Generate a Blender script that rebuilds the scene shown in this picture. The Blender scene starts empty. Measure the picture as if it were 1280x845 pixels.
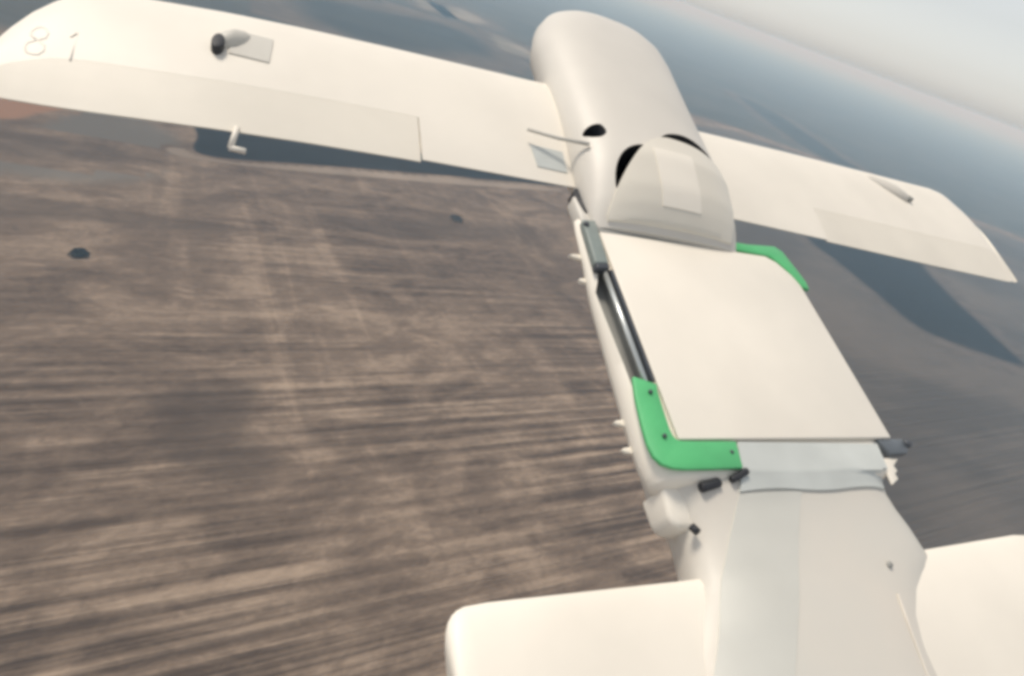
import bpy, bmesh, math, random
from mathutils import Vector, Matrix, noise
random.seed(7)
SC = bpy.context.scene
COL = SC.collection

# ------------------------------------------------------------------ camera
CAM_H = 50.0
CAM = Vector((0, 0, CAM_H))
cd = bpy.data.cameras.new("camera")
cam = bpy.data.objects.new("camera", cd)
COL.objects.link(cam)
cd.sensor_width = 36.0
cd.lens = 36.0 * 798 / 1280
cd.clip_start = 0.02
cd.clip_end = 60000
rx = Vector((0.90089593, -0.30863721, 0.30517143)).normalized()      # picture right
bk = Vector((-0.42789055, -0.74943695, 0.50522661)).normalized()     # away from view
up = bk.cross(rx).normalized()
rot = Matrix((rx, up, bk)).transposed()
cam.matrix_world = Matrix.Translation(CAM) @ rot.to_4x4()
SC.camera = cam

# ------------------------------------------------------------------ world, sun, exposure
SUN_EL, SUN_AZ = math.radians(60), math.radians(-42)   # azimuth from +Y, clockwise
w = bpy.data.worlds.new("World")
SC.world = w
w.use_nodes = True
nt = w.node_tree
bg = nt.nodes["Background"]
sky = nt.nodes.new("ShaderNodeTexSky")
sky.sky_type = 'NISHITA'
sky.sun_disc = False
sky.sun_elevation = SUN_EL
sky.sun_rotation = SUN_AZ
sky.air_density = 1.2
sky.dust_density = 0.8
sky.ozone_density = 1.0
hs = nt.nodes.new("ShaderNodeHueSaturation")
hs.inputs["Saturation"].default_value = 0.22
nt.links.new(sky.outputs[0], hs.inputs["Color"])
nt.links.new(hs.outputs[0], bg.inputs["Color"])
bg.inputs["Strength"].default_value = 0.105
sd = bpy.data.lights.new("sun", 'SUN')
sd.energy = 2.1
sd.angle = math.radians(14)
sd.color = (1.0, 0.90, 0.77)
sun = bpy.data.objects.new("sun", sd)
COL.objects.link(sun)
sdir = Vector((math.sin(SUN_AZ) * math.cos(SUN_EL), math.cos(SUN_AZ) * math.cos(SUN_EL), math.sin(SUN_EL)))
sun.rotation_euler = sdir.to_track_quat('Z', 'Y').to_euler()
SC.view_settings.view_transform = 'Standard'
SC.view_settings.look = 'None'
SC.view_settings.gamma = 1.0
SC.view_settings.exposure = 0.38
SC.render.engine = 'CYCLES'
SC.cycles.filter_width = 3.9
SC.cycles.use_denoising = True
SC.cycles.volume_bounces = 1
SC.cycles.max_bounces = 8


# ------------------------------------------------------------------ helpers
def nm(name):
    m = bpy.data.materials.new(name)
    m.use_nodes = True
    return m, m.node_tree, m.node_tree.nodes["Principled BSDF"]


def paint(name, col, rough=0.5, var=0.06, scale=9.0, bump=0.03, metal=0.0, tint=None):
    """a painted / taped surface with faint blotches of wear"""
    m, t, b = nm(name)
    tc = t.nodes.new("ShaderNodeTexCoord")
    n1 = t.nodes.new("ShaderNodeTexNoise")
    n1.inputs["Scale"].default_value = scale
    n1.inputs["Detail"].default_value = 5
    t.links.new(tc.outputs["Object"], n1.inputs["Vector"])
    rp = t.nodes.new("ShaderNodeValToRGB")
    lo = tint or tuple(c * (1 - var * 1.6) for c in col)
    hi = tuple(min(c * (1 + var * 0.6), 0.95) for c in col)
    rp.color_ramp.elements[0].position = 0.3
    rp.color_ramp.elements[1].position = 0.7
    rp.color_ramp.elements[0].color = (*lo, 1)
    rp.color_ramp.elements[1].color = (*hi, 1)
    t.links.new(n1.outputs["Fac"], rp.inputs["Fac"])
    t.links.new(rp.outputs["Color"], b.inputs["Base Color"])
    b.inputs["Roughness"].default_value = rough
    b.inputs["Metallic"].default_value = metal
    n2 = t.nodes.new("ShaderNodeTexNoise")
    n2.inputs["Scale"].default_value = scale * 6
    t.links.new(tc.outputs["Object"], n2.inputs["Vector"])
    bp = t.nodes.new("ShaderNodeBump")
    bp.inputs["Strength"].default_value = bump
    bp.inputs["Distance"].default_value = 0.01
    t.links.new(n2.outputs["Fac"], bp.inputs["Height"])
    t.links.new(bp.outputs["Normal"], b.inputs["Normal"])
    return m


def link(name, me, parent=None, mats=(), smooth=True, **props):
    o = bpy.data.objects.new(name, me)
    COL.objects.link(o)
    if parent:
        o.parent = parent
    for mt in mats:
        me.materials.append(mt)
    if smooth:
        for p in me.polygons:
            p.use_smooth = True
    for k, v in props.items():
        o[k] = v
    return o


def bm_obj(name, bm, parent=None, mats=(), smooth=True, **props):
    bmesh.ops.recalc_face_normals(bm, faces=bm.faces)
    me = bpy.data.meshes.new(name)
    bm.to_mesh(me)
    bm.free()
    return link(name, me, parent, mats, smooth, **props)


# ------------------------------------------------------------------ aircraft frame
S = 0.45                                   # metres per drawing unit
AC = Vector((1.35, 1.0, 0.0))              # origin of the aircraft in drawing units
EYE = Vector((0, 0, 1.0))                  # where the watching camera floats, same units
WR = Matrix(((0.99989614, 0.0, 0.01441222),
             (0.00442556, 0.95168693, -0.30703812),
             (-0.01371592, 0.30707001, 0.95158808)))     # nose-up attitude


def V(x, y, z):
    return (Vector((x, y, z)) - AC) * S


def loft(bm, rings, cap=True):
    rv = [[bm.verts.new(V(*p)) for p in r] for r in rings]
    n = len(rv[0])
    for a, b in zip(rv, rv[1:]):
        for i in range(n):
            j = (i + 1) % n
            bm.faces.new((a[i], a[j], b[j], b[i]))
    if cap:
        bm.faces.new(rv[0])
        bm.faces.new(list(reversed(rv[-1])))
    return bm


def prism(bm, poly, z0, z1):
    """extruded outline, z0/z1 numbers or functions of (x, y)"""
    f0 = z0 if callable(z0) else (lambda x, y: z0)
    f1 = z1 if callable(z1) else (lambda x, y: z1)
    a = [bm.verts.new(V(x, y, f0(x, y))) for x, y in poly]
    b = [bm.verts.new(V(x, y, f1(x, y))) for x, y in poly]
    n = len(poly)
    for i in range(n):
        j = (i + 1) % n
        bm.faces.new((a[i], a[j], b[j], b[i]))
    bm.faces.new(a)
    bm.faces.new(b)
    return bm


def bevel(bm, w=0.004, seg=3, ang=0.5):
    bmesh.ops.recalc_face_normals(bm, faces=bm.faces)
    es = [e for e in bm.edges if len(e.link_faces) == 2 and e.calc_face_angle(0) > ang]
    bmesh.ops.bevel(bm, geom=es, offset=w * S, segments=seg, profile=0.5, affect='EDGES', clamp_overlap=True)
    return bm


def tube(bm, pts, r, seg=10):
    pv = [V(*p) for p in pts]
    rings = []
    for i, p in enumerate(pv):
        d = (pv[min(i + 1, len(pv) - 1)] - pv[max(i - 1, 0)]).normalized()
        a = d.cross(Vector((0, 0, 1)))
        if a.length < 1e-4:
            a = Vector((1, 0, 0))
        a.normalize()
        b = d.cross(a)
        rings.append([bm.verts.new(p + (a * math.cos(t) + b * math.sin(t)) * r * S)
                      for t in (2 * math.pi * k / seg for k in range(seg))])
    for A, B in zip(rings, rings[1:]):
        for i in range(seg):
            j = (i + 1) % seg
            bm.faces.new((A[i], A[j], B[j], B[i]))
    bm.faces.new(rings[0])
    bm.faces.new(list(reversed(rings[-1])))
    return bm


def carve(o, cutters, mat):
    """cut real recesses into a part; the recess walls take the dark material"""
    if mat.name not in [m.name for m in o.data.materials]:
        o.data.materials.append(mat)
    cm = bpy.data.meshes.new("cut")
    allb = bmesh.new()
    for cbm in cutters:
        bmesh.ops.recalc_face_normals(cbm, faces=cbm.faces)
        tmp = bpy.data.meshes.new("tmp")
        cbm.to_mesh(tmp)
        cbm.free()
        allb.from_mesh(tmp)
        bpy.data.meshes.remove(tmp)
    allb.to_mesh(cm)
    allb.free()
    cm.materials.append(mat)
    co = bpy.data.objects.new("cut", cm)
    COL.objects.link(co)
    co.parent = o.parent
    md = o.modifiers.new("b", 'BOOLEAN')
    md.operation = 'DIFFERENCE'
    md.solver = 'EXACT'
    md.object = co
    if hasattr(md, "material_mode"):
        md.material_mode = 'TRANSFER'
    bpy.context.view_layer.update()
    dg = bpy.context.evaluated_depsgraph_get()
    dg.update()
    me = bpy.data.meshes.new_from_object(o.evaluated_get(dg))
    o.modifiers.clear()
    o.data = me
    bpy.data.objects.remove(co)


def smooth_poly(pts, n=4):
    """closed Catmull-Rom through the points"""
    out = []
    L = len(pts)
    for i in range(L):
        p0, p1, p2, p3 = (Vector(pts[(i + k - 1) % L]) for k in range(4))
        for k in range(n):
            t = k / n
            q = 0.5 * ((2 * p1) + (p2 - p0) * t + (2 * p0 - 5 * p1 + 4 * p2 - p3) * t * t + (3 * p1 - p0 - 3 * p2 + p3) * t ** 3)
            out.append((q.x, q.y))
    return out


def sharp(o, deg=35):
    o.data.set_sharp_from_angle(angle=math.radians(deg))


def lerp(a, b, t):
    return a + (b - a) * t


def curve(tab, y):
    """piecewise smooth interpolation of rows (y, v1, v2, ...)"""
    if y <= tab[0][0]:
        return tab[0][1:]
    for a, b in zip(tab, tab[1:]):
        if y <= b[0]:
            t = (y - a[0]) / (b[0] - a[0])
            return tuple(lerp(p, q, t) for p, q in zip(a[1:], b[1:]))
    return tab[-1][1:]


# ------------------------------------------------------------------ materials
CREAM = paint("cream_paint", (0.83, 0.775, 0.68), 0.48, 0.04, 7)
CREAM2 = paint("cream_paint_aileron", (0.795, 0.74, 0.64), 0.5, 0.04, 7)
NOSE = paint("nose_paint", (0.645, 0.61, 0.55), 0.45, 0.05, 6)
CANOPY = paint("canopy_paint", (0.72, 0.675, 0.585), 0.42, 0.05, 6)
BOOM = paint("boom_paint", (0.635, 0.585, 0.515), 0.5, 0.08, 5, tint=(0.605, 0.585, 0.53))
TAPE = paint("grey_tape", (0.565, 0.59, 0.565), 0.4, 0.08, 12)
GREEN = paint("green_tape", (0.10, 0.47, 0.185), 0.45, 0.08, 14, 0.05)
STEEL = paint("grey_green_steel", (0.26, 0.30, 0.28), 0.4, 0.12, 20, 0.05)
ROD = paint("bright_rod", (0.62, 0.64, 0.62), 0.3, 0.05, 20, 0.0, 0.6)
BLACK = paint("black_recess", (0.022, 0.024, 0.03), 0.6, 0.1, 20)
DARKM = paint("dark_steel", (0.06, 0.068, 0.08), 0.45, 0.1, 30)
CHANNEL = paint("channel_grey", (0.32, 0.32, 0.30), 0.6, 0.12, 20)
CATCH = paint("blue_grey_steel", (0.13, 0.15, 0.17), 0.45, 0.12, 20, 0.05)
TAPE2 = paint("pale_tape", (0.605, 0.60, 0.55), 0.45, 0.06, 6)
PATCH = paint("pale_grey_patch", (0.60, 0.575, 0.515), 0.5, 0.04, 12)

# ------------------------------------------------------------------ ground
def ground_mat(name, dark, mid, light, seed=0.0, streak=1.0, over=None, amount=1.0):
    """ploughed soil; `over` is another soil that takes over where the mesh attribute "feather" is 1"""
    m, t, b = nm(name)
    N, L = t.nodes, t.links
    geo = N.new("ShaderNodeNewGeometry")

    def mapped(sx, sy, rz=0.0, off=0.0):
        ro = N.new("ShaderNodeVectorRotate")
        ro.rotation_type = 'Z_AXIS'
        ro.inputs["Angle"].default_value = -rz
        L.new(geo.outputs["Position"], ro.inputs["Vector"])
        mp = N.new("ShaderNodeMapping")
        mp.vector_type = 'POINT'
        mp.inputs["Scale"].default_value = (sx, sy, 1)
        mp.inputs["Location"].default_value = (seed + off, seed * 1.7 + off, 0)
        L.new(ro.outputs[0], mp.inputs["Vector"])
        return mp.outputs[0]

    def noise_(vec, sc, det, rough=0.55, dist=0.0):
        n = N.new("ShaderNodeTexNoise")
        n.inputs["Scale"].default_value = sc
        n.inputs["Detail"].default_value = det
        n.inputs["Roughness"].default_value = rough
        n.inputs["Distortion"].default_value = dist
        L.new(vec, n.inputs["Vector"])
        return n.outputs["Fac"]

    def mth(op, a, c):
        n = N.new("ShaderNodeMath")
        n.operation = op
        for i, x in enumerate((a, c)):
            if isinstance(x, (int, float)):
                n.inputs[i].default_value = x
            else:
                L.new(x, n.inputs[i])
        return n.outputs[0]

    def sharpen(x, lo, hi):
        n = N.new("ShaderNodeMapRange")
        n.interpolation_type = 'SMOOTHSTEP'
        n.inputs["From Min"].default_value = lo
        n.inputs["From Max"].default_value = hi
        L.new(x, n.inputs["Value"])
        return n.outputs[0]

    rows = sharpen(noise_(mapped(0.013, 0.72, FUR), 1.0, 3, 0.6, 0.25), 0.36, 0.64)      # furrow streaks
    fine = noise_(mapped(0.13, 2.0, FUR, 5), 1.0, 4, 0.68, 0.3)
    cross = sharpen(noise_(mapped(0.16, 0.016, FUR, 9), 1.0, 3, 0.55, 0.8), 0.52, 0.74)   # a few tracks running across them
    patch = sharpen(noise_(mapped(0.075, 0.13, FUR, 3), 1.0, 5, 0.62, 0.9), 0.36, 0.64)   # damp and dry patches
    wide = sharpen(noise_(mapped(0.018, 0.028, 0, 17), 1.0, 3, 0.5, 0.5), 0.32, 0.68)
    blob = noise_(mapped(0.55, 1.1, 0.17, 13), 1.0, 6, 0.76, 0.9)                          # clods and stubble
    mask = sharpen(noise_(mapped(0.022, 0.03, 0, 21), 1.0, 2, 0.5), 0.32, 0.60)           # streaks fade in and out
    sx = N.new("ShaderNodeSeparateXYZ")
    L.new(geo.outputs["Position"], sx.inputs[0])
    near = sharpen(mth('ADD', sx.outputs["Y"], mth('MULTIPLY', mth('SUBTRACT', wide, 0.5), 30)), 100.0, 40.0)   # fresh furrows end at the next field
    mask = mth('MULTIPLY', mask, mth('ADD', mth('MULTIPLY', near, 1.3), 0.25))
    rows = mth('ADD', mth('MULTIPLY', mth('SUBTRACT', rows, 0.5), mask), 0.5)
    wv = N.new("ShaderNodeTexWave")                                                      # evenly ploughed rows
    wv.wave_type, wv.bands_direction, wv.wave_profile = 'BANDS', 'Y', 'SIN'
    wv.inputs["Scale"].default_value = 1.0
    wv.inputs["Distortion"].default_value = 2.2
    wv.inputs["Detail"].default_value = 3
    wv.inputs["Detail Scale"].default_value = 0.8
    L.new(mapped(0.01, 0.14, FUR, 2), wv.inputs["Vector"])
    rows = mth('ADD', rows, mth('MULTIPLY', mth('SUBTRACT', wv.outputs["Fac"], 0.5), mth('MULTIPLY', near, 0.45)))
    fine = mth('ADD', mth('MULTIPLY', mth('SUBTRACT', fine, 0.5), mth('ADD', mth('MULTIPLY', near, 0.8), 0.45)), 0.5)
    h = mth('ADD', mth('MULTIPLY', rows, 0.46 * streak), mth('MULTIPLY', fine, 0.48 * streak))
    h = mth('ADD', h, mth('MULTIPLY', cross, 0.22 * streak))
    h = mth('ADD', h, mth('MULTIPLY', patch, 0.36))
    h = mth('ADD', h, mth('MULTIPLY', wide, 0.22))
    h = mth('ADD', h, mth('MULTIPLY', blob, 1.0))
    tot = 1.23 * streak + 1.62
    h = mth('DIVIDE', h, tot)
    rp = N.new("ShaderNodeValToRGB")
    e = rp.color_ramp.elements
    e[0].position, e[1].position = 0.31, 0.635
    e[0].color, e[1].color = (*dark, 1), (*light, 1)
    k = e.new(0.47)
    k.color = (*mid, 1)
    L.new(h, rp.inputs["Fac"])
    colour = rp.outputs["Color"]
    if over:
        at = N.new("ShaderNodeAttribute")
        at.attribute_name = "feather"
        f = sharpen(mth('ADD', at.outputs["Fac"], mth('MULTIPLY', mth('SUBTRACT', fine, 0.5), 0.8)), 0.2, 0.8)
        r2 = N.new("ShaderNodeValToRGB")
        r2.color_ramp.elements[0].position, r2.color_ramp.elements[1].position = 0.3, 0.66
        r2.color_ramp.elements[0].color, r2.color_ramp.elements[1].color = (*over[0], 1), (*over[1], 1)
        L.new(mth('ADD', mth('MULTIPLY', h, 0.6), mth('MULTIPLY', wide, 0.35)), r2.inputs["Fac"])
        mx = N.new("ShaderNodeMix")
        mx.data_type = 'RGBA'
        L.new(mth('MULTIPLY', f, amount), mx.inputs[0])
        L.new(colour, mx.inputs[6])
        L.new(r2.outputs["Color"], mx.inputs[7])
        colour = mx.outputs[2]
    L.new(colour, b.inputs["Base Color"])
    b.inputs["Roughness"].default_value = 0.95
    b.inputs["Specular IOR Level"].default_value = 0.1
    bp = N.new("ShaderNodeBump")
    bp.inputs["Strength"].default_value = 0.5
    bp.inputs["Distance"].default_value = 0.5
    L.new(mth('ADD', rows, mth('MULTIPLY', fine, 0.3)), bp.inputs["Height"])
    L.new(bp.outputs["Normal"], b.inputs["Normal"])
    return m


FUR = math.radians(7.0)
EARTH = ((0.076, 0.053, 0.039), (0.165, 0.122, 0.090), (0.330, 0.255, 0.190))
SOIL = ground_mat("field_soil", *EARTH)
GREYS = ((0.075, 0.060, 0.049), (0.098, 0.080, 0.066), (0.135, 0.110, 0.090))
GREY = ground_mat("grey_brown_soil", *EARTH, over=((0.072, 0.060, 0.050), (0.118, 0.098, 0.081)))
CROP = ground_mat("dull_crop", *EARTH, over=((0.058, 0.058, 0.052), (0.085, 0.082, 0.072)))
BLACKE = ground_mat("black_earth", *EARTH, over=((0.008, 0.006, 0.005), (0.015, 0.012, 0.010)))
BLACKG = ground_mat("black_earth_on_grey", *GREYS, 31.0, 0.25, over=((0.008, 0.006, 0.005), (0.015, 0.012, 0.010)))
REDE = ground_mat("red_soil", *EARTH, over=((0.24, 0.135, 0.085), (0.34, 0.20, 0.13)))
VERGE = ground_mat("dry_verge", *EARTH, over=((0.20, 0.16, 0.125), (0.33, 0.27, 0.215)))
DAMP = ground_mat("damp_soil", *EARTH, over=((0.060, 0.043, 0.033), (0.085, 0.063, 0.048)), amount=0.6)
DUST = ground_mat("grey_dust", *EARTH, over=((0.115, 0.102, 0.088), (0.17, 0.15, 0.128)))
FARD = ground_mat("far_dark_crop", *GREYS, 12.0, 0.25, over=((0.030, 0.032, 0.031), (0.042, 0.043, 0.040)))
FARL = ground_mat("far_pale_soil", *GREYS, 19.0, 0.25, over=((0.16, 0.145, 0.12), (0.25, 0.22, 0.18)))

R = 12000.0
bm = bmesh.new()
vs = [bm.verts.new((R * math.cos(a), R * math.sin(a), 0)) for a in (2 * math.pi * i / 64 for i in range(64))]
bm.faces.new(vs)
bm_obj("ground", bm, None, [SOIL], False, kind="structure")


def soft_sheet(name, poly, mat, z, feather):
    """small field: a grid of cells whose feather follows the distance to the outline"""
    c = max(0.5, feather * 0.45)
    x0, x1 = min(p.x for p in poly) - feather, max(p.x for p in poly) + feather
    y0, y1 = min(p.y for p in poly) - feather, max(p.y for p in poly) + feather
    nx, ny = int((x1 - x0) / c) + 1, int((y1 - y0) / c) + 1
    n = len(poly)

    def dist(x, y):
        best, ins = 1e9, False
        for i in range(n):
            a, b = poly[i], poly[(i + 1) % n]
            ex, ey = b.x - a.x, b.y - a.y
            t = max(0, min(1, ((x - a.x) * ex + (y - a.y) * ey) / (ex * ex + ey * ey + 1e-9)))
            d = math.hypot(x - a.x - t * ex, y - a.y - t * ey)
            best = min(best, d)
            if (a.y > y) != (b.y > y) and x < a.x + (y - a.y) / (b.y - a.y) * ex:
                ins = not ins
        return best if ins else -best

    D = [[dist(x0 + i * c, y0 + j * c) for j in range(ny + 1)] for i in range(nx + 1)]
    idx, vs, val, fs = {}, [], [], []

    def vert(i, j):
        if (i, j) not in idx:
            idx[i, j] = len(vs)
            vs.append((x0 + i * c, y0 + j * c, z))
            val.append(max(0.0, min(1.0, 0.5 + D[i][j] / feather)))
        return idx[i, j]

    for i in range(nx):
        for j in range(ny):
            q = ((i, j), (i + 1, j), (i + 1, j + 1), (i, j + 1))
            if max(D[a][b] for a, b in q) > -feather * 0.55:
                fs.append([vert(*k) for k in q])
    me = bpy.data.meshes.new(name)
    me.from_pydata(vs, [], fs)
    a = me.attributes.new("feather", 'FLOAT', 'POINT')
    a.data.foreach_set("value", val)
    return link(name, me, None, [mat], False, kind="structure")


def sheet(name, pts, mat, z, feather=1.5, n=6, wob=0.6):
    """a field lying on the ground; its soil blends into the soil around it over the feather width"""
    poly = [Vector(p) for p in (smooth_poly(pts, n) if n > 1 else pts)]
    poly = [p + Vector(noise.noise_vector(Vector((p.x * 0.12, p.y * 0.12, z * 50)))[:2]) * wob for p in poly]
    L_ = len(poly)
    if max(p.x for p in poly) - min(p.x for p in poly) < 160:
        return soft_sheet(name, poly, mat, z, feather)
    area = sum(poly[i].x * poly[(i + 1) % L_].y - poly[(i + 1) % L_].x * poly[i].y for i in range(L_))
    sg = 1 if area > 0 else -1
    inner, outer = [], []
    for i in range(L_):
        d = (poly[(i + 1) % L_] - poly[i - 1]).normalized()
        nr = Vector((d.y, -d.x)) * sg
        inner.append(poly[i] - nr * feather * 0.5)
        outer.append(poly[i] + nr * feather * 0.5)
    bm = bmesh.new()
    vi = [bm.verts.new((p.x, p.y, z)) for p in inner]
    vo = [bm.verts.new((p.x, p.y, z)) for p in outer]
    for i in range(L_):
        k = (i + 1) % L_
        bm.faces.new((vi[i], vo[i], vo[k], vi[k]))
    f = bm.faces.new(vi)
    bmesh.ops.triangulate(bm, faces=[f])
    o = bm_obj(name, bm, None, [mat], False, kind="structure")
    a = o.data.attributes.new("feather", 'FLOAT', 'POINT')
    for i in range(L_):
        a.data[i].value = 1.0
    return o


sheet("smooth_field", [(96, 165), (92, 120), (80, 70), (72, 30), (80, -40), (300, -60), (620, 60), (420, 200), (330, 268), (250, 300), (160, 240)], GREY, 0.004, 14)
sheet("far_field", [(-330, 260), (-260, 215), (-120, 190), (-20, 178), (60, 190), (120, 220), (180, 300), (250, 320), (330, 290), (420, 222), (620, 80), (720, 70),
                    (1000, 200), (1400, 400), (2600, 1500), (1800, 2600), (300, 2800), (-700, 1500), (-520, 500)], CROP, 0.008, 16)
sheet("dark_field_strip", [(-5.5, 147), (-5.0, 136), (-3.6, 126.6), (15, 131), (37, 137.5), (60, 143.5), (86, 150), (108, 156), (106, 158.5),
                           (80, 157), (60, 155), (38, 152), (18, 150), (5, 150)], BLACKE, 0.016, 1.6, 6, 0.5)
sheet("field_verge", [(-9, 127.5), (-6, 124.0), (6, 125.2), (30, 131), (55, 137.5), (80, 145), (78, 146.4), (55, 141), (30, 134.5), (5, 128.5)],
      VERGE, 0.012, 1.6)
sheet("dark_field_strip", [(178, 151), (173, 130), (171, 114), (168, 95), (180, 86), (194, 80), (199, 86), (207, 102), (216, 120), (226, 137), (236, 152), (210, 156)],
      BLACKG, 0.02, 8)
sheet("dark_field_strip", [(400, 480), (370, 420), (340, 350), (330, 296), (350, 280), (366, 320), (388, 375), (410, 440)], FARD, 0.05, 14, 6, 3)
sheet("pale_field", [(134, 372), (132, 350), (146, 348), (156, 362), (150, 392), (140, 395)], FARL, 0.09, 14, 6, 3)
sheet("pale_field", [(122, 430), (132, 420), (148, 440), (146, 470), (132, 470)], FARL, 0.09, 16, 6, 3)
sheet("pale_field", [(100, 430), (108, 415), (114, 440), (106, 460)], FARL, 0.09, 14, 6, 3)
sheet("dark_field", [(24, 300), (50, 270), (92, 300), (120, 330), (110, 380), (70, 360), (30, 340)], FARD, 0.05, 30, 6, 3)
sheet("red_field", [(-70, 150), (-60, 126), (-36, 126), (-30, 132), (-26, 141), (-38, 150)], REDE, 0.016, 3, 6, 1.0)
sheet("grey_field", [(-46, 112), (-26, 106), (-12, 112), (-8, 124), (-12, 138), (-24, 140), (-30, 124), (-46, 122)], DUST, 0.004, 8, 6, 1.5)
sheet("damp_field", [(-42, 96), (-30, 92.5), (-14, 94.5), (4, 97), (2, 99), (-20, 99.5), (-42, 101)], DAMP, 0.008, 3, 6, 1.2)
sheet("damp_field", [(-44, 118), (-28, 113), (-16, 116), (-11, 120), (-18, 122.5), (-38, 123)], DAMP, 0.008, 5, 6, 1.5)
sheet("damp_field", [(16, 105), (30, 103), (46, 107), (62, 113), (60, 118), (40, 114), (22, 109)], DAMP, 0.008, 7, 6, 1.5)
sheet("damp_field", [(-5, 58), (-3, 54), (-4, 51), (0, 47), (5, 46), (7, 50), (4, 53), (6, 60), (2, 61)], DAMP, 0.008, 3.5, 6, 1.4)

# ------------------------------------------------------------------ lone shrubs in the field
LEAF = paint("dark_leaf", (0.035, 0.04, 0.035), 0.7, 0.3, 3)
TWIG = paint("twig", (0.06, 0.05, 0.04), 0.8, 0.2, 6)


def shrub(loc, w_, h_, label, leaves):
    e = bpy.data.objects.new("shrub", None)
    COL.objects.link(e)
    e.location = loc
    e["label"], e["category"], e["group"] = label, "shrub", "lone shrubs in the field"
    bm = bmesh.new()
    for i in range(leaves):
        a = random.uniform(0, 6.283)
        r = random.random() ** 0.6
        k = 1 + 0.35 * noise.noise(Vector((math.cos(a) * 1.5, math.sin(a) * 1.5, loc[0])))
        zz = random.random() ** 0.8
        p = Vector((math.cos(a) * r * w_ * k * (1 - 0.45 * zz), math.sin(a) * r * w_ * k * (1 - 0.45 * zz), 0.12 + zz * h_ * (1 - 0.35 * r)))
        s = random.uniform(0.07, 0.15)
        q = [Vector([random.gauss(0, 1) for _ in range(3)]).normalized() * s for _ in range(2)]
        bm.faces.new([bm.verts.new(p + v) for v in (q[0], q[1], -q[0], -q[1])])
    me = bpy.data.meshes.new("crown")
    bm.to_mesh(me)
    bm.free()
    link("crown", me, e, [LEAF], False)
    bm = bmesh.new()
    for i in range(7):
        a = i * 0.9
        d = Vector((math.cos(a) * w_ * 0.55, math.sin(a) * w_ * 0.55, h_ * 0.75))
        prev = None
        for t, r in ((0, 0.06), (0.5, 0.04), (1, 0.015)):
            c = Vector((d.x * t, d.y * t, d.z * t ** 0.8 - 0.05 * (1 - t)))
            ring = [bm.verts.new(c + Vector((math.cos(u), math.sin(u), 0)) * r) for u in (0, 1.26, 2.51, 3.77, 5.03)]
            if prev:
                for k in range(5):
                    bm.faces.new((prev[k], prev[(k + 1) % 5], ring[(k + 1) % 5], ring[k]))
            prev = ring
    bm_obj("stem", bm, e, [TWIG])


shrub((-15.8, 85.2, 0), 1.15, 0.9, "small dark shrub standing alone in the brown field left of the aircraft", 1100)
shrub((43.8, 115.6, 0), 1.9, 0.8, "low spreading dark shrub in the field just below the dark strip behind the wing", 420)

# ------------------------------------------------------------------ the aircraft
root = bpy.data.objects.new("fixed_wing_drone", None)
COL.objects.link(root)
root.matrix_world = Matrix.Translation(CAM + WR @ ((AC - EYE) * S)) @ WR.to_4x4()
root["label"] = "cream white fixed wing drone with green corner strips flying nose up over brown fields"
root["category"] = "drone"

# main fuselage: (y, left x, right x, top z, side depth, belly depth)
FT = [(0.452, 0.950, 1.69, -0.040, -0.095, -0.15),
      (0.458, 0.935, 1.70, -0.022, -0.10, -0.165),
      (0.468, 0.927, 1.715, -0.014, -0.10, -0.17),
      (0.52, 0.918, 1.725, -0.012, -0.10, -0.17),
      (0.60, 0.918, 1.74, -0.012, -0.098, -0.17),
      (0.80, 0.922, 1.74, -0.012, -0.088, -0.17),
      (1.00, 0.926, 1.74, -0.012, -0.075, -0.17),
      (1.15, 0.932, 1.74, -0.012, -0.050, -0.15),
      (1.22, 0.936, 1.74, -0.012, -0.045, -0.14),
      (1.27, 0.945, 1.73, -0.014, -0.045, -0.13)]


def fus_ring(y):
    xl, xr, zt, zs, zb = curve(FT, y)
    h = zt - zs
    L_ = [(xl + 0.055, zt), (xl + 0.03, zt - h * 0.06), (xl + 0.012, zt - h * 0.22), (xl + 0.002, zt - h * 0.5),
          (xl, zt - h * 0.75), (xl + 0.006, zs), (xl + 0.03, zs - 0.02), (xl + 0.09, zb + 0.01), (xl + 0.16, zb)]
    R_ = [(xr - 0.055, zt), (xr - 0.025, zt - h * 0.06), (xr - 0.008, zt - h * 0.22), (xr, zt - h * 0.5),
          (xr, zt - h * 0.75), (xr - 0.006, zs), (xr - 0.03, zs - 0.02), (xr - 0.09, zb + 0.01), (xr - 0.16, zb)]
    return [(x, y, z) for x, z in L_] + [(x, y, z) for x, z in reversed(R_)]


bm = bmesh.new()
ys = [0.452, 0.458, 0.468, 0.49] + [0.52 + 0.05 * i for i in range(15)] + [1.25, 1.27]
loft(bm, [fus_ring(y) for y in ys])
fus = bm_obj("fuselage", bm, root, [CREAM])
cut = bmesh.new()
prism(cut, [(0.934, 0.70), (0.984, 0.70), (0.984, 1.08), (0.955, 1.08), (0.932, 1.00)], -0.06, 0.05)
carve(fus, [cut], CHANNEL)
sharp(fus, 40)

# hatch cover plate
bm = bmesh.new()
hp = [(0.990, 0.545), (1.756, 0.560), (1.757, 0.80), (1.757, 1.12), (1.745, 1.16), (1.700, 1.215), (1.66, 1.235), (0.992, 1.205)]
prism(bm, hp, -0.0105, 0.0)
bevel(bm, 0.004, 2)
hatch = bm_obj("hatch_cover", bm, root, [CREAM])
sharp(hatch, 60)


# green corner strips: wrap the deck at two corners
def band(name, outer, inner, z0, z1):
    bm = bmesh.new()
    prism(bm, outer + list(reversed(inner)), z0, z1)
    bevel(bm, 0.003, 2)
    o = bm_obj(name, bm, root, [GREEN])
    sharp(o, 60)
    return o


def zdeck(x, y):
    # follows the shoulder of the fuselage on the left side
    return 0.003 - max(0.0, 0.945 - x) * 0.45


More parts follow.
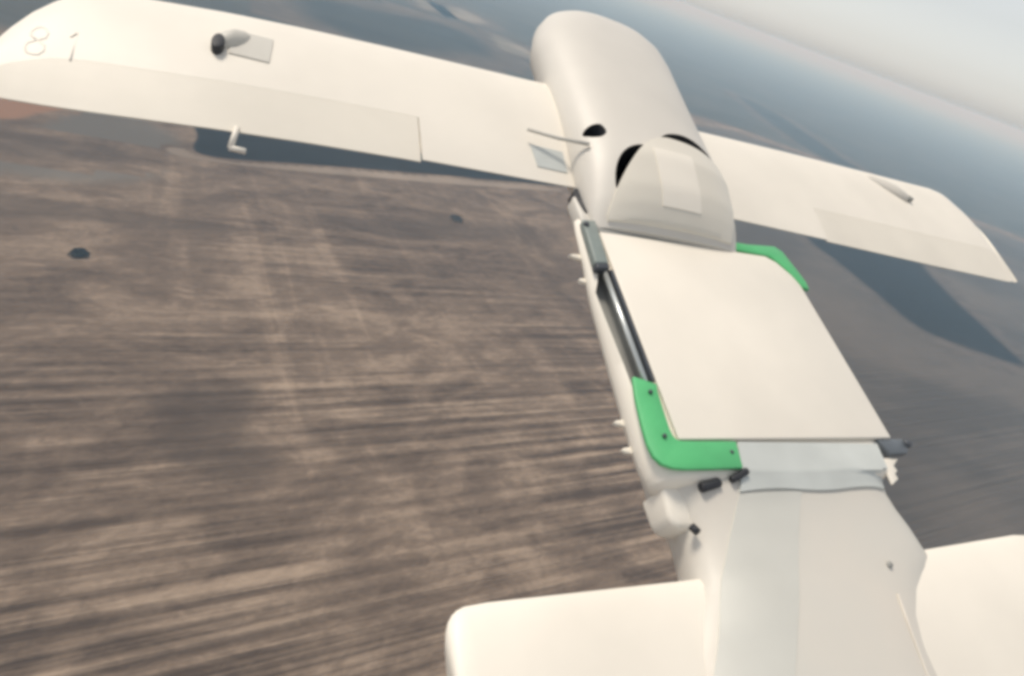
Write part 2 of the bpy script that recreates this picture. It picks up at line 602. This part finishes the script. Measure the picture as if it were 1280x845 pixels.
g1 = band("corner_strip", [(0.928, 0.715), (0.918, 0.66), (0.911, 0.59), (0.908, 0.54), (0.911, 0.510), (0.922, 0.488), (0.942, 0.475), (0.97, 0.471), (1.05, 0.471), (1.143, 0.472)],
          [(0.984, 0.690), (0.978, 0.67), (0.974, 0.62), (0.971, 0.57), (0.973, 0.553), (0.978, 0.545), (0.985, 0.541), (0.99, 0.540), (1.06, 0.540), (1.158, 0.541)],
          lambda x, y: zdeck(x, y) - 0.012, zdeck)
g1["label"] = "wide green corner strip at the rear left of the hatch"
for x, y in ((0.948, 0.552), (1.128, 0.512), (0.955, 0.668)):
    bm = bmesh.new()
    tube(bm, [(x, y, 0.0), (x, y, 0.005)], 0.005, 10)
    bm_obj("screw", bm, g1, [DARKM])
g2 = band("corner_strip", [(1.52, 1.272), (1.60, 1.275), (1.735, 1.292), (1.762, 1.272), (1.780, 1.20), (1.792, 1.14), (1.785, 1.105)],
          [(1.525, 1.236), (1.60, 1.236), (1.664, 1.237), (1.684, 1.232), (1.705, 1.213), (1.730, 1.180), (1.760, 1.112)], -0.012, 0.003)
g2["label"] = "narrow green corner strip at the front right of the hatch"

# latch bracket, rod, nubs along the left edge
bm = bmesh.new()
prism(bm, [(0.940, 1.235), (0.984, 1.240), (0.975, 1.075), (0.930, 1.068)], -0.016, 0.008)
bevel(bm, 0.004, 2)
br = bm_obj("latch_bracket", bm, root, [STEEL])
sharp(br, 50)
bm = bmesh.new()
prism(bm, [(0.931, 1.0675), (0.9745, 1.0745), (0.973, 1.056), (0.930, 1.049)], -0.018, 0.007)
bevel(bm, 0.003, 2)
bm_obj("end_cap", bm, br, [DARKM])
bm = bmesh.new()
tube(bm, [(0.945, 1.215, 0.006), (0.945, 1.215, 0.013)], 0.008, 10)
bm_obj("screw", bm, br, [DARKM])
bm = bmesh.new()
tube(bm, [(0.962, 1.06, -0.008), (0.9635, 0.9, -0.01), (0.9635, 0.705, -0.012)], 0.0075, 12)
bm_obj("latch_rod", bm, root, [ROD])
bm = bmesh.new()
prism(bm, [(0.979, 1.06), (0.989, 1.06), (0.987, 0.705), (0.979, 0.705)], -0.02, -0.003)
bm_obj("hatch_seal", bm, root, [DARKM], False)
for x, y, z, l in ((0.925, 1.14, -0.05, 0.028), (0.922, 1.06, -0.06, 0.012), (0.915, 0.635, -0.09, 0.020), (0.915, 0.565, -0.095, 0.020)):
    bm = bmesh.new()
    prism(bm, [(x + 0.02, y - 0.013), (x - l * 0.5, y - 0.006), (x - l, y), (x - l * 0.5, y + 0.006), (x + 0.02, y + 0.010)], z - 0.008, z + 0.004)
    bevel(bm, 0.003, 2)
    bm_obj("edge_tab", bm, root, [CREAM])

# front seam gasket between nose and hatch
bm = bmesh.new()
prism(bm, [(0.992, 1.207), (1.16, 1.212), (1.40, 1.222), (1.53, 1.229), (1.53, 1.262), (0.992, 1.245)], -0.013, -0.003)
bm_obj("seam_gasket", bm, root, [CHANNEL], False)

# ---- tail boom
TB = [(-0.9, 0.95, 1.45, -0.03), (-0.4, 0.88, 1.50, -0.03), (0.0, 0.868, 1.56, -0.034), (0.15, 0.90, 1.64, -0.035), (0.20, 0.945, 1.70, -0.036), (0.25, 0.985, 1.76, -0.036),
      (0.33, 1.0, 1.745, -0.034), (0.40, 0.995, 1.715, -0.028), (0.44, 0.975, 1.705, -0.019), (0.465, 0.96, 1.72, -0.0125), (0.535, 0.965, 1.735, -0.0125), (0.60, 0.98, 1.73, -0.02)]


def boom_ring(y):
    xl, xr, zt = curve(TB, y)
    pts = []
    c, hw = (xl + xr) / 2, (xr - xl) / 2
    for k in range(28):
        a = 2 * math.pi * k / 28
        ca, sa = math.cos(a), math.sin(a)
        ex = 3.4
        x = c + hw * math.copysign(abs(ca) ** (2 / ex), ca)
        zz = math.copysign(abs(sa) ** (2 / ex), sa)
        z = zt - 0.085 + (0.085 if zz > 0 else 0.12) * zz
        pts.append((x, y, z))
    return pts


def boom_z(x, y):
    xl, xr, zt = curve(TB, y)
    u = min(1, abs(x - (xl + xr) / 2) / ((xr - xl) / 2))
    return zt - 0.085 + 0.085 * (1 - u ** 3.4) ** (1 / 3.4)


bm = bmesh.new()
ys = [-0.9, -0.6, -0.4, -0.2, -0.05, 0.05, 0.12, 0.18, 0.22, 0.25, 0.29, 0.33, 0.38, 0.42, 0.445, 0.47, 0.50, 0.535, 0.56]
loft(bm, [boom_ring(y) for y in ys])
boom = bm_obj("tail_boom", bm, root, [BOOM])
sharp(boom, 50)


def skin(name, fn, zf, nu, nv, lift, mat, parent=root, th=0.002):
    """a thin taped sheet lying on a surface; fn(u,v)->(x,y)"""
    bm = bmesh.new()
    g = {}
    for s, dz in ((0, lift), (1, lift - th - 0.004)):
        for i in range(nu + 1):
            for j in range(nv + 1):
                x, y = fn(i / nu, j / nv)
                g[s, i, j] = bm.verts.new(V(x, y, zf(x, y) + dz))
    for i in range(nu):
        for j in range(nv):
            bm.faces.new((g[0, i, j], g[0, i + 1, j], g[0, i + 1, j + 1], g[0, i, j + 1]))
            bm.faces.new((g[1, i, j], g[1, i, j + 1], g[1, i + 1, j + 1], g[1, i + 1, j]))
    for i in range(nu):
        for j in (0, nv):
            bm.faces.new((g[0, i, j], g[1, i, j], g[1, i + 1, j], g[0, i + 1, j]))
    for j in range(nv):
        for i in (0, nu):
            bm.faces.new((g[0, i, j], g[0, i, j + 1], g[1, i, j + 1], g[1, i, j]))
    o = bm_obj(name, bm, parent, [mat])
    sharp(o, 50)
    return o


def tape1(u, v):
    y = lerp(0.425 + 0.004 * math.sin(u * 9), 0.544, v)
    return lerp(lerp(1.13, 1.172, v), lerp(1.665, 1.688, v), u), y


def deck_z(x, y):
    return max(boom_z(x, y), -0.012 if y >= 0.466 else -1)


bm = bmesh.new()
prism(bm, [(0.945, 0.46), (0.947, 0.40), (0.952, 0.385), (0.965, 0.372), (1.02, 0.366), (1.04, 0.38), (1.04, 0.46)], -0.15, lambda x, y: -0.055 - (0.46 - y) * 0.25)
bevel(bm, 0.02, 4)
rb = bm_obj("rear_block", bm, root, [CREAM])
sharp(rb, 60)
jt = skin("joint_tape", tape1, deck_z, 24, 24, 0.006, TAPE)


TT = [(-0.25, 0.89, 0.99), (0.05, 0.893, 1.08), (0.20, 0.985, 1.19), (0.30, 1.05, 1.25), (0.425, 1.132, 1.33)]


def tape2(u, v):
    y = lerp(-0.25, 0.422, v)
    a, b = curve(TT, y)
    return lerp(a, b, u), y


skin("side_tape", tape2, boom_z, 16, 40, 0.0022, TAPE2)
bm = bmesh.new()
tube(bm, [(x, y, boom_z(x, y) + 0.002) for x, y in ((1.500, 0.17), (1.485, 0.10), (1.468, 0.0), (1.455, -0.1), (1.43, -0.3))], 0.0028, 8)
bm_obj("panel_seam", bm, root, [BOOM])
bm = bmesh.new()
tube(bm, [(1.520, 0.235, -0.045), (1.520, 0.235, -0.030)], 0.007, 12)
bm_obj("fastener", bm, root, [CHANNEL])

bm = bmesh.new()
prism(bm, [(1.69, 0.508), (1.768, 0.506), (1.740, 0.490), (1.730, 0.484), (1.734, 0.470), (1.716, 0.460), (1.718, 0.446), (1.68, 0.43)], -0.028, -0.020)
bevel(bm, 0.003, 2)
bm_obj("torn_tape_edge", bm, root, [CREAM])
# dark catch on the right, black clips at the left rear of the hatch
bm = bmesh.new()
prism(bm, [(1.700, 0.560), (1.815, 0.562), (1.835, 0.548), (1.80, 0.515), (1.725, 0.512)], -0.03, -0.006)
bevel(bm, 0.005, 2)
catch = bm_obj("side_catch", bm, root, [CATCH])
sharp(catch, 50)
bm = bmesh.new()
tube(bm, [(1.818, 0.545, -0.012), (1.818, 0.545, 0.002)], 0.013, 12)
bm_obj("catch_pin", bm, catch, [DARKM])
for a, b, r in (((1.025, 0.440, -0.030), (1.08, 0.450, -0.024), 0.012), ((1.108, 0.450, -0.014), (1.158, 0.468, -0.004), 0.009)):
    bm = bmesh.new()
    m_ = tuple((p + q) / 2 for p, q in zip(a, b))
    tube(bm, [a, m_, b], r, 10)
    bevel(bm, 0.004, 2)
    bm_obj("black_clip", bm, root, [BLACK])
bm = bmesh.new()
tube(bm, [(0.990, 0.366, -0.062), (0.993, 0.350, -0.054)], 0.009, 10)
bm_obj("black_plug", bm, root, [BLACK])

# ---- nose cowl: (y, centre x, half width, centre z, upper height, lower height)
NT = [(1.225, 1.262, 0.272, -0.010, 0.022, 0.11),
      (1.25, 1.264, 0.278, -0.010, 0.048, 0.11),
      (1.29, 1.268, 0.285, -0.008, 0.078, 0.12),
      (1.34, 1.273, 0.292, -0.008, 0.105, 0.13),
      (1.45, 1.280, 0.297, -0.005, 0.135, 0.15),
      (1.60, 1.284, 0.296, -0.005, 0.142, 0.16),
      (1.80, 1.298, 0.298, -0.005, 0.144, 0.17),
      (2.00, 1.322, 0.307, -0.010, 0.142, 0.17),
      (2.20, 1.350, 0.318, -0.015, 0.136, 0.16),
      (2.33, 1.376, 0.303, -0.018, 0.126, 0.14),
      (2.42, 1.395, 0.268, -0.020, 0.108, 0.12),
      (2.48, 1.406, 0.220, -0.022, 0.088, 0.09),
      (2.52, 1.412, 0.150, -0.024, 0.060, 0.06),
      (2.535, 1.414, 0.055, -0.025, 0.022, 0.025)]


def nose_ring(y, grow=0.0):
    c, hw, zc, hu, hd = curve(NT, y)
    pts = []
    n = 48
    for k in range(n):
        a = 2 * math.pi * k / n
        ca, sa = math.cos(a), math.sin(a)
        ex = 2.35
        x = c + (hw + grow) * math.copysign(abs(ca) ** (2 / ex), ca)
        z = zc + ((hu + grow) if sa > 0 else (hd + grow)) * math.copysign(abs(sa) ** (2 / ex), sa)
        pts.append((x, y, z))
    return pts


def nose_z(x, y, grow=0.0):
    c, hw, zc, hu, hd = curve(NT, y)
    u = min(1, abs(x - c) / (hw + grow))
    return zc + (hu + grow) * (1 - u ** 2.35) ** (1 / 2.35)


bm = bmesh.new()
ys = [1.225, 1.25, 1.29, 1.32, 1.38, 1.45, 1.52, 1.60, 1.70, 1.80, 1.90, 2.0, 2.1, 2.2, 2.27, 2.33, 2.38, 2.42, 2.45, 2.48, 2.50, 2.52, 2.53, 2.535]
loft(bm, [nose_ring(y) for y in ys])
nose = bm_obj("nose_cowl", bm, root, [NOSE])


def nose_cut(poly, depth):
    b = bmesh.new()
    zs = [nose_z(x, y) for x, y in poly]
    prism(b, smooth_poly(poly, 3), min(zs) - depth, 0.3)
    return b


def canopy_front(t):
    return 1.545 - 0.29 * max(0, -t) ** 2.0 - 0.045 * max(0, t) ** 3


def canopy_x(t, y):
    c, hw, *_ = curve(NT, y)
    return c + t * hw * 0.90 + 0.008


def slit(t0, t1, wid):
    """lens-shaped opening just ahead of the canopy's front edge"""
    p = [Vector((canopy_x(t, canopy_front(t)), canopy_front(t))) for t in (lerp(t0, t1, k / 7) for k in range(8))]
    out, inn = [], []
    for k in range(8):
        d = (p[min(k + 1, 7)] - p[max(k - 1, 0)]).normalized()
        n_ = Vector((-d.y, d.x))
        f = math.sin(math.pi * k / 7) ** 0.8
        out.append(p[k] + n_ * wid * f)
        inn.append(p[k] - n_ * (0.012 * f + 0.004))
    return [tuple(q) for q in out] + [tuple(q) for q in reversed(inn[1:-1])]


carve(nose, [
    nose_cut([(1.010, 1.565), (1.030, 1.592), (1.062, 1.592), (1.072, 1.555), (1.055, 1.535), (1.03, 1.54)], 0.05),
    nose_cut(slit(-0.86, -0.42, 0.036), 0.07),
    nose_cut(slit(-0.15, 0.92, 0.055), 0.05),
], BLACK)
sharp(nose, 40)


# raised canopy behind the two intake slits
def cz(x, y):
    return nose_z(x, y)


def canopy_fn(u, v):
    t = 2 * u - 1
    y = lerp(1.24, canopy_front(t), v)
    return canopy_x(t * (0.90 if t > 0 else 1.0), y), y


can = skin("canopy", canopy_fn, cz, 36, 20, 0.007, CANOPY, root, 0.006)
def highlight_fn(u, v):
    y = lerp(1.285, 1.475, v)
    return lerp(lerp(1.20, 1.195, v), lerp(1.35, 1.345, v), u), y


skin("canopy_highlight", highlight_fn, cz, 8, 10, 0.0095, CREAM, can)  # lit reflection on the canopy, painted as a paler cream patch

# small cream collar and rod at the left wing root
bm = bmesh.new()
tube(bm, [(0.835, 1.575, 0.030), (0.93, 1.545, 0.045), (1.01, 1.505, 0.075)], 0.006, 10)
bm_obj("antenna_rod", bm, root, [PATCH])
bm = bmesh.new()
prism(bm, smooth_poly([(0.962, 1.36), (0.972, 1.392), (0.995, 1.385), (1.0, 1.34), (0.985, 1.29), (0.972, 1.30)], 3), -0.05, -0.01)
bm_obj("root_plug", bm, root, [BLACK])
bm = bmesh.new()
loft(bm, [[(0.955, y, -0.012), (1.03, y, -0.012), (1.06, y, -0.09), (0.99, y, -0.09), (0.958, y, -0.06)] for y in (1.245, 1.30, 1.36)])
bevel(bm, 0.008, 2)
bm_obj("root_block", bm, root, [NOSE])


# ---- wings
def foil(c, t):
    """upper and lower offsets of a thick section, c = chord fraction from the leading edge"""
    yt = 5 * t * (0.2969 * math.sqrt(c) - 0.1260 * c - 0.3516 * c * c + 0.2843 * c ** 3 - 0.1020 * c ** 4)
    cam_ = 0.02 * (1 - (2 * c - 0.9) ** 2)
    return cam_ + yt, cam_ - yt


CS = [0, 0.004, 0.015, 0.035, 0.07, 0.12, 0.2, 0.3, 0.42, 0.55, 0.65, 0.72, 0.80, 0.87, 0.93, 0.97, 1.0]


def wing_ring(x, yl, yt, z, c0, c1, t=0.085):
    ch = yl - yt
    cs = [c for c in CS if c0 <= c <= c1]
    if cs[-1] < c1:
        cs.append(c1)
    if cs[0] > c0:
        cs.insert(0, c0)
    top = [(x, yl - c * ch, z + foil(c, t)[0] * ch) for c in cs]
    bot = [(x, yl - c * ch, z + foil(c, t)[1] * ch - (0.002 if c > 0.98 else 0)) for c in cs if c > 0.0001]
    return top + list(reversed(bot))


def wing_at(st, x):
    s = sorted(st)
    return curve(s, x)


def wing_top(st, x, y):
    yl, yt, z = wing_at(st, x)
    c = min(1, max(0.0, (yl - y) / (yl - yt)))
    return z + foil(c, 0.085)[0] * (yl - yt)


def dense(st, a, b, n):
    return [lerp(a, b, i / n) for i in range(n + 1)]


def front_wing(name, st, xroot, xa, xtip, tips, hinge):
    bm = bmesh.new()
    loft(bm, [wing_ring(x, *wing_at(st, x), 0, 1) for x in dense(st, xroot, xa, 12)])
    xs = dense(st, xa, xtip, 16) + tips
    loft(bm, [wing_ring(x, *wing_at(st, x), 0, hinge - 0.001) for x in xs])
    wg = bm_obj(name, bm, root, [CREAM])
    sharp(wg, 35)
    bm = bmesh.new()
    sgn = 1 if xtip > xroot else -1
    rings = []
    for x in dense(st, xa + 0.003 * sgn, xtip, 16) + tips:
        r = wing_ring(x, *wing_at(st, x), hinge + 0.0005, 1)
        yl, yt, z = wing_at(st, x)
        hy = yl - hinge * (yl - yt)
        rings.append([(px, py, pz - (hy - py) * 0.05) for px, py, pz in r])   # drooped a little
    loft(bm, rings)
    ai = bm_obj("aileron", bm, wg, [CREAM2])
    sharp(ai, 35)
    return wg, ai


LW = [(1.10, 1.97, 1.42, -0.02), (0.97, 1.95, 1.412, -0.02), (0.45, 1.91, 1.395, -0.025), (0.2, 1.885, 1.38, -0.027), (0.0, 1.86, 1.365, -0.03), (-0.25, 1.82, 1.345, -0.038),
      (-0.30, 1.805, 1.342, -0.040), (-0.34, 1.77, 1.339, -0.041), (-0.375, 1.715, 1.337, -0.042), (-0.405, 1.655, 1.335, -0.043), (-0.43, 1.58, 1.333, -0.043), (-0.452, 1.50, 1.331, -0.044),
      (-0.466, 1.42, 1.330, -0.044), (-0.472, 1.37, 1.330, -0.044)]
RW = [(1.50, 1.95, 1.43, -0.02), (1.70, 1.935, 1.43, -0.02), (2.2, 1.975, 1.43, -0.022), (2.8, 2.01, 1.425, -0.022), (3.30, 2.035, 1.425, -0.022),
      (3.36, 2.025, 1.425, -0.022), (3.40, 1.96, 1.425, -0.022), (3.435, 1.85, 1.425, -0.022), (3.44, 1.70, 1.425, -0.022), (3.425, 1.55, 1.425, -0.022)]
RW = [r for r in RW if r[0] <= 3.435] + [(3.445, 1.65, 1.425, -0.022), (3.45, 1.47, 1.425, -0.022)]
lw, la = front_wing("front_wing", LW, 1.10, 0.50, -0.25, [-0.28, -0.30, -0.32, -0.34, -0.36, -0.375, -0.39, -0.405, -0.418, -0.43, -0.442, -0.452, -0.46, -0.466, -0.472], 0.70)
rw, ra = front_wing("front_wing", RW, 1.50, 2.13, 3.30, [3.33, 3.36, 3.38, 3.40, 3.42, 3.435, 3.44, 3.445, 3.45], 0.72)
lw["label"] = "front wing on the left with the numbers eight and one near its tip"
rw["label"] = "front wing on the right with a grey servo blister"


# servo hatch with a dark opening on the left wing, blister on the right wing
def lw_z(x, y):
    return wing_top(LW, x, y)


def rw_z(x, y):
    return wing_top(RW, x, y)


def hatch_fn(u, v):
    y = lerp(1.625, 1.735, v)
    return lerp(0.012, 0.108, u) + 0.010 * (v - 0.5), y


skin("servo_cover", hatch_fn, lw_z, 6, 5, 0.003, PATCH, lw)
bm = bmesh.new()
rings = []
for k, (x, hw, hh) in enumerate(((-0.035, 0.012, 0.006), (-0.022, 0.026, 0.018), (-0.005, 0.034, 0.026), (0.018, 0.036, 0.028), (0.042, 0.030, 0.018), (0.06, 0.012, 0.004))):
    rings.append([(x, 1.655 + 0.7 * (x + 0.035) + hw * math.cos(a), lw_z(x, 1.66) - 0.004 + hh * max(-0.3, math.sin(a))) for a in (2 * math.pi * i / 20 for i in range(20))])
loft(bm, rings)
fair = bm_obj("servo_fairing", bm, lw, [PATCH])
sharp(fair, 60)
bm = bmesh.new()
prism(bm, [(-0.019 + 0.015 * math.cos(a) + 0.003 * math.sin(a), 1.640 + 0.033 * math.sin(a)) for a in (2 * math.pi * i / 24 for i in range(24))], lambda x, y: lw_z(x, y) - 0.01, lambda x, y: lw_z(-0.019, 1.64) + 0.021)
bevel(bm, 0.003, 2)
bm_obj("air_hole", bm, fair, [BLACK])
bm = bmesh.new()
rings = []
for x, y, hw, hh in ((2.70, 1.945, 0.006, 0.003), (2.74, 1.925, 0.020, 0.014), (2.79, 1.89, 0.032, 0.024), (2.84, 1.855, 0.035, 0.03), (2.885, 1.82, 0.030, 0.026), (2.90, 1.81, 0.014, 0.012)):
    rings.append([(x + hw * 0.5 * math.cos(a), y + hw * math.cos(a), rw_z(x, y) - 0.004 + hh * max(-0.3, math.sin(a))) for a in (2 * math.pi * i / 16 for i in range(16))])
loft(bm, rings)
bl = bm_obj("servo_fairing", bm, rw, [BOOM])
bm = bmesh.new()
tube(bm, [(2.888, 1.812, rw_z(2.89, 1.81) + 0.012), (2.909, 1.800, rw_z(2.9, 1.8) + 0.010)], 0.012, 12)
bm_obj("air_hole", bm, bl, [CHANNEL])


def root_patch(u, v):
    y = lerp(1.462, 1.545, v)
    return lerp(lerp(0.862, 0.852, v), 0.965, u), y


skin("root_patch", root_patch, lw_z, 6, 5, 0.003, TAPE, lw)

# aileron horn hanging below the left trailing edge
bm = bmesh.new()
for a, b in (((0.040, 1.375, -0.030), (0.028, 1.325, -0.055)), ((0.025, 1.325, -0.055), (0.062, 1.325, -0.057))):
    tube(bm, [a, tuple((p + q) / 2 for p, q in zip(a, b)), b], 0.007, 8)
bm_obj("control_horn", bm, la, [CREAM])

# raised number on the left wing tip
DIG = {"8": [[(0.5, 0.5), (0.15, 0.62), (0.1, 0.8), (0.3, 0.97), (0.5, 1.0), (0.7, 0.97), (0.9, 0.8), (0.85, 0.62), (0.5, 0.5),
              (0.1, 0.36), (0.05, 0.18), (0.25, 0.02), (0.5, 0.0), (0.75, 0.02), (0.95, 0.18), (0.9, 0.36), (0.5, 0.5)]],
       "1": [[(0.25, 0.8), (0.55, 1.0), (0.55, 0.0)]]}
bm = bmesh.new()
for ch, ox in (("8", -0.392), ("1", -0.326)):
    for st_ in DIG[ch]:
        pts = []
        for u, v in st_:
            x = ox + u * 0.038
            y = 1.470 + v * 0.10 - (x + 0.38) * -0.05
            pts.append((x, y, lw_z(x, y) - 0.0016))
        tube(bm, pts, 0.0032, 6)
bm_obj("raised_number", bm, lw, [CREAM])

# rear wings
RL = [(1.15, 0.268, -0.20, -0.105), (0.95, 0.266, -0.20, -0.105), (0.50, 0.266, -0.20, -0.105), (0.455, 0.263, -0.20, -0.105), (0.440, 0.258, -0.198, -0.105), (0.430, 0.251, -0.194, -0.106),
      (0.422, 0.241, -0.188, -0.106), (0.417, 0.228, -0.18, -0.107), (0.414, 0.21, -0.16, -0.108)]
RR = [(1.40, 0.262, -0.20, -0.08), (1.75, 0.272, -0.20, -0.082), (2.20, 0.288, -0.20, -0.085), (2.26, 0.284, -0.20, -0.085), (2.285, 0.268, -0.195, -0.086), (2.295, 0.24, -0.18, -0.087)]
for st_, a in ((RL, "short rear wing on the left with a rounded square tip"), (RR, "rear wing on the right leaving the picture")):
    bm = bmesh.new()
    xs = sorted([s[0] for s in st_] + ([0.6, 0.7, 0.8] if st_ is RL else [1.5, 1.6, 1.9, 2.05]))
    loft(bm, [wing_ring(x, *wing_at(st_, x), 0, 1, 0.11) for x in xs])
    o = bm_obj("rear_wing", bm, root, [CREAM])
    sharp(o, 35)
    o["label"] = a

# ------------------------------------------------------------------ haze
bm = bmesh.new()
bmesh.ops.create_cube(bm, size=1.0)
HB, HT, HR = -1.0, CAM_H + 2.0, 12100.0
for v in bm.verts:
    v.co = Vector((v.co.x * 2 * HR, v.co.y * 2 * HR, HB if v.co.z < 0 else HT))
hm = bpy.data.materials.new("haze_air")
hm.use_nodes = True
t = hm.node_tree
t.nodes.remove(t.nodes["Principled BSDF"])
pv = t.nodes.new("ShaderNodeVolumePrincipled")
pv.inputs["Color"].default_value = (0.48, 0.75, 1.0, 1)
pv.inputs["Absorption Color"].default_value = (1, 1, 1, 1)
pv.inputs["Density"].default_value = 0.0013
pv.inputs["Anisotropy"].default_value = 0.0
t.links.new(pv.outputs[0], t.nodes["Material Output"].inputs["Volume"])
bm_obj("haze", bm, None, [hm], False, kind="stuff")
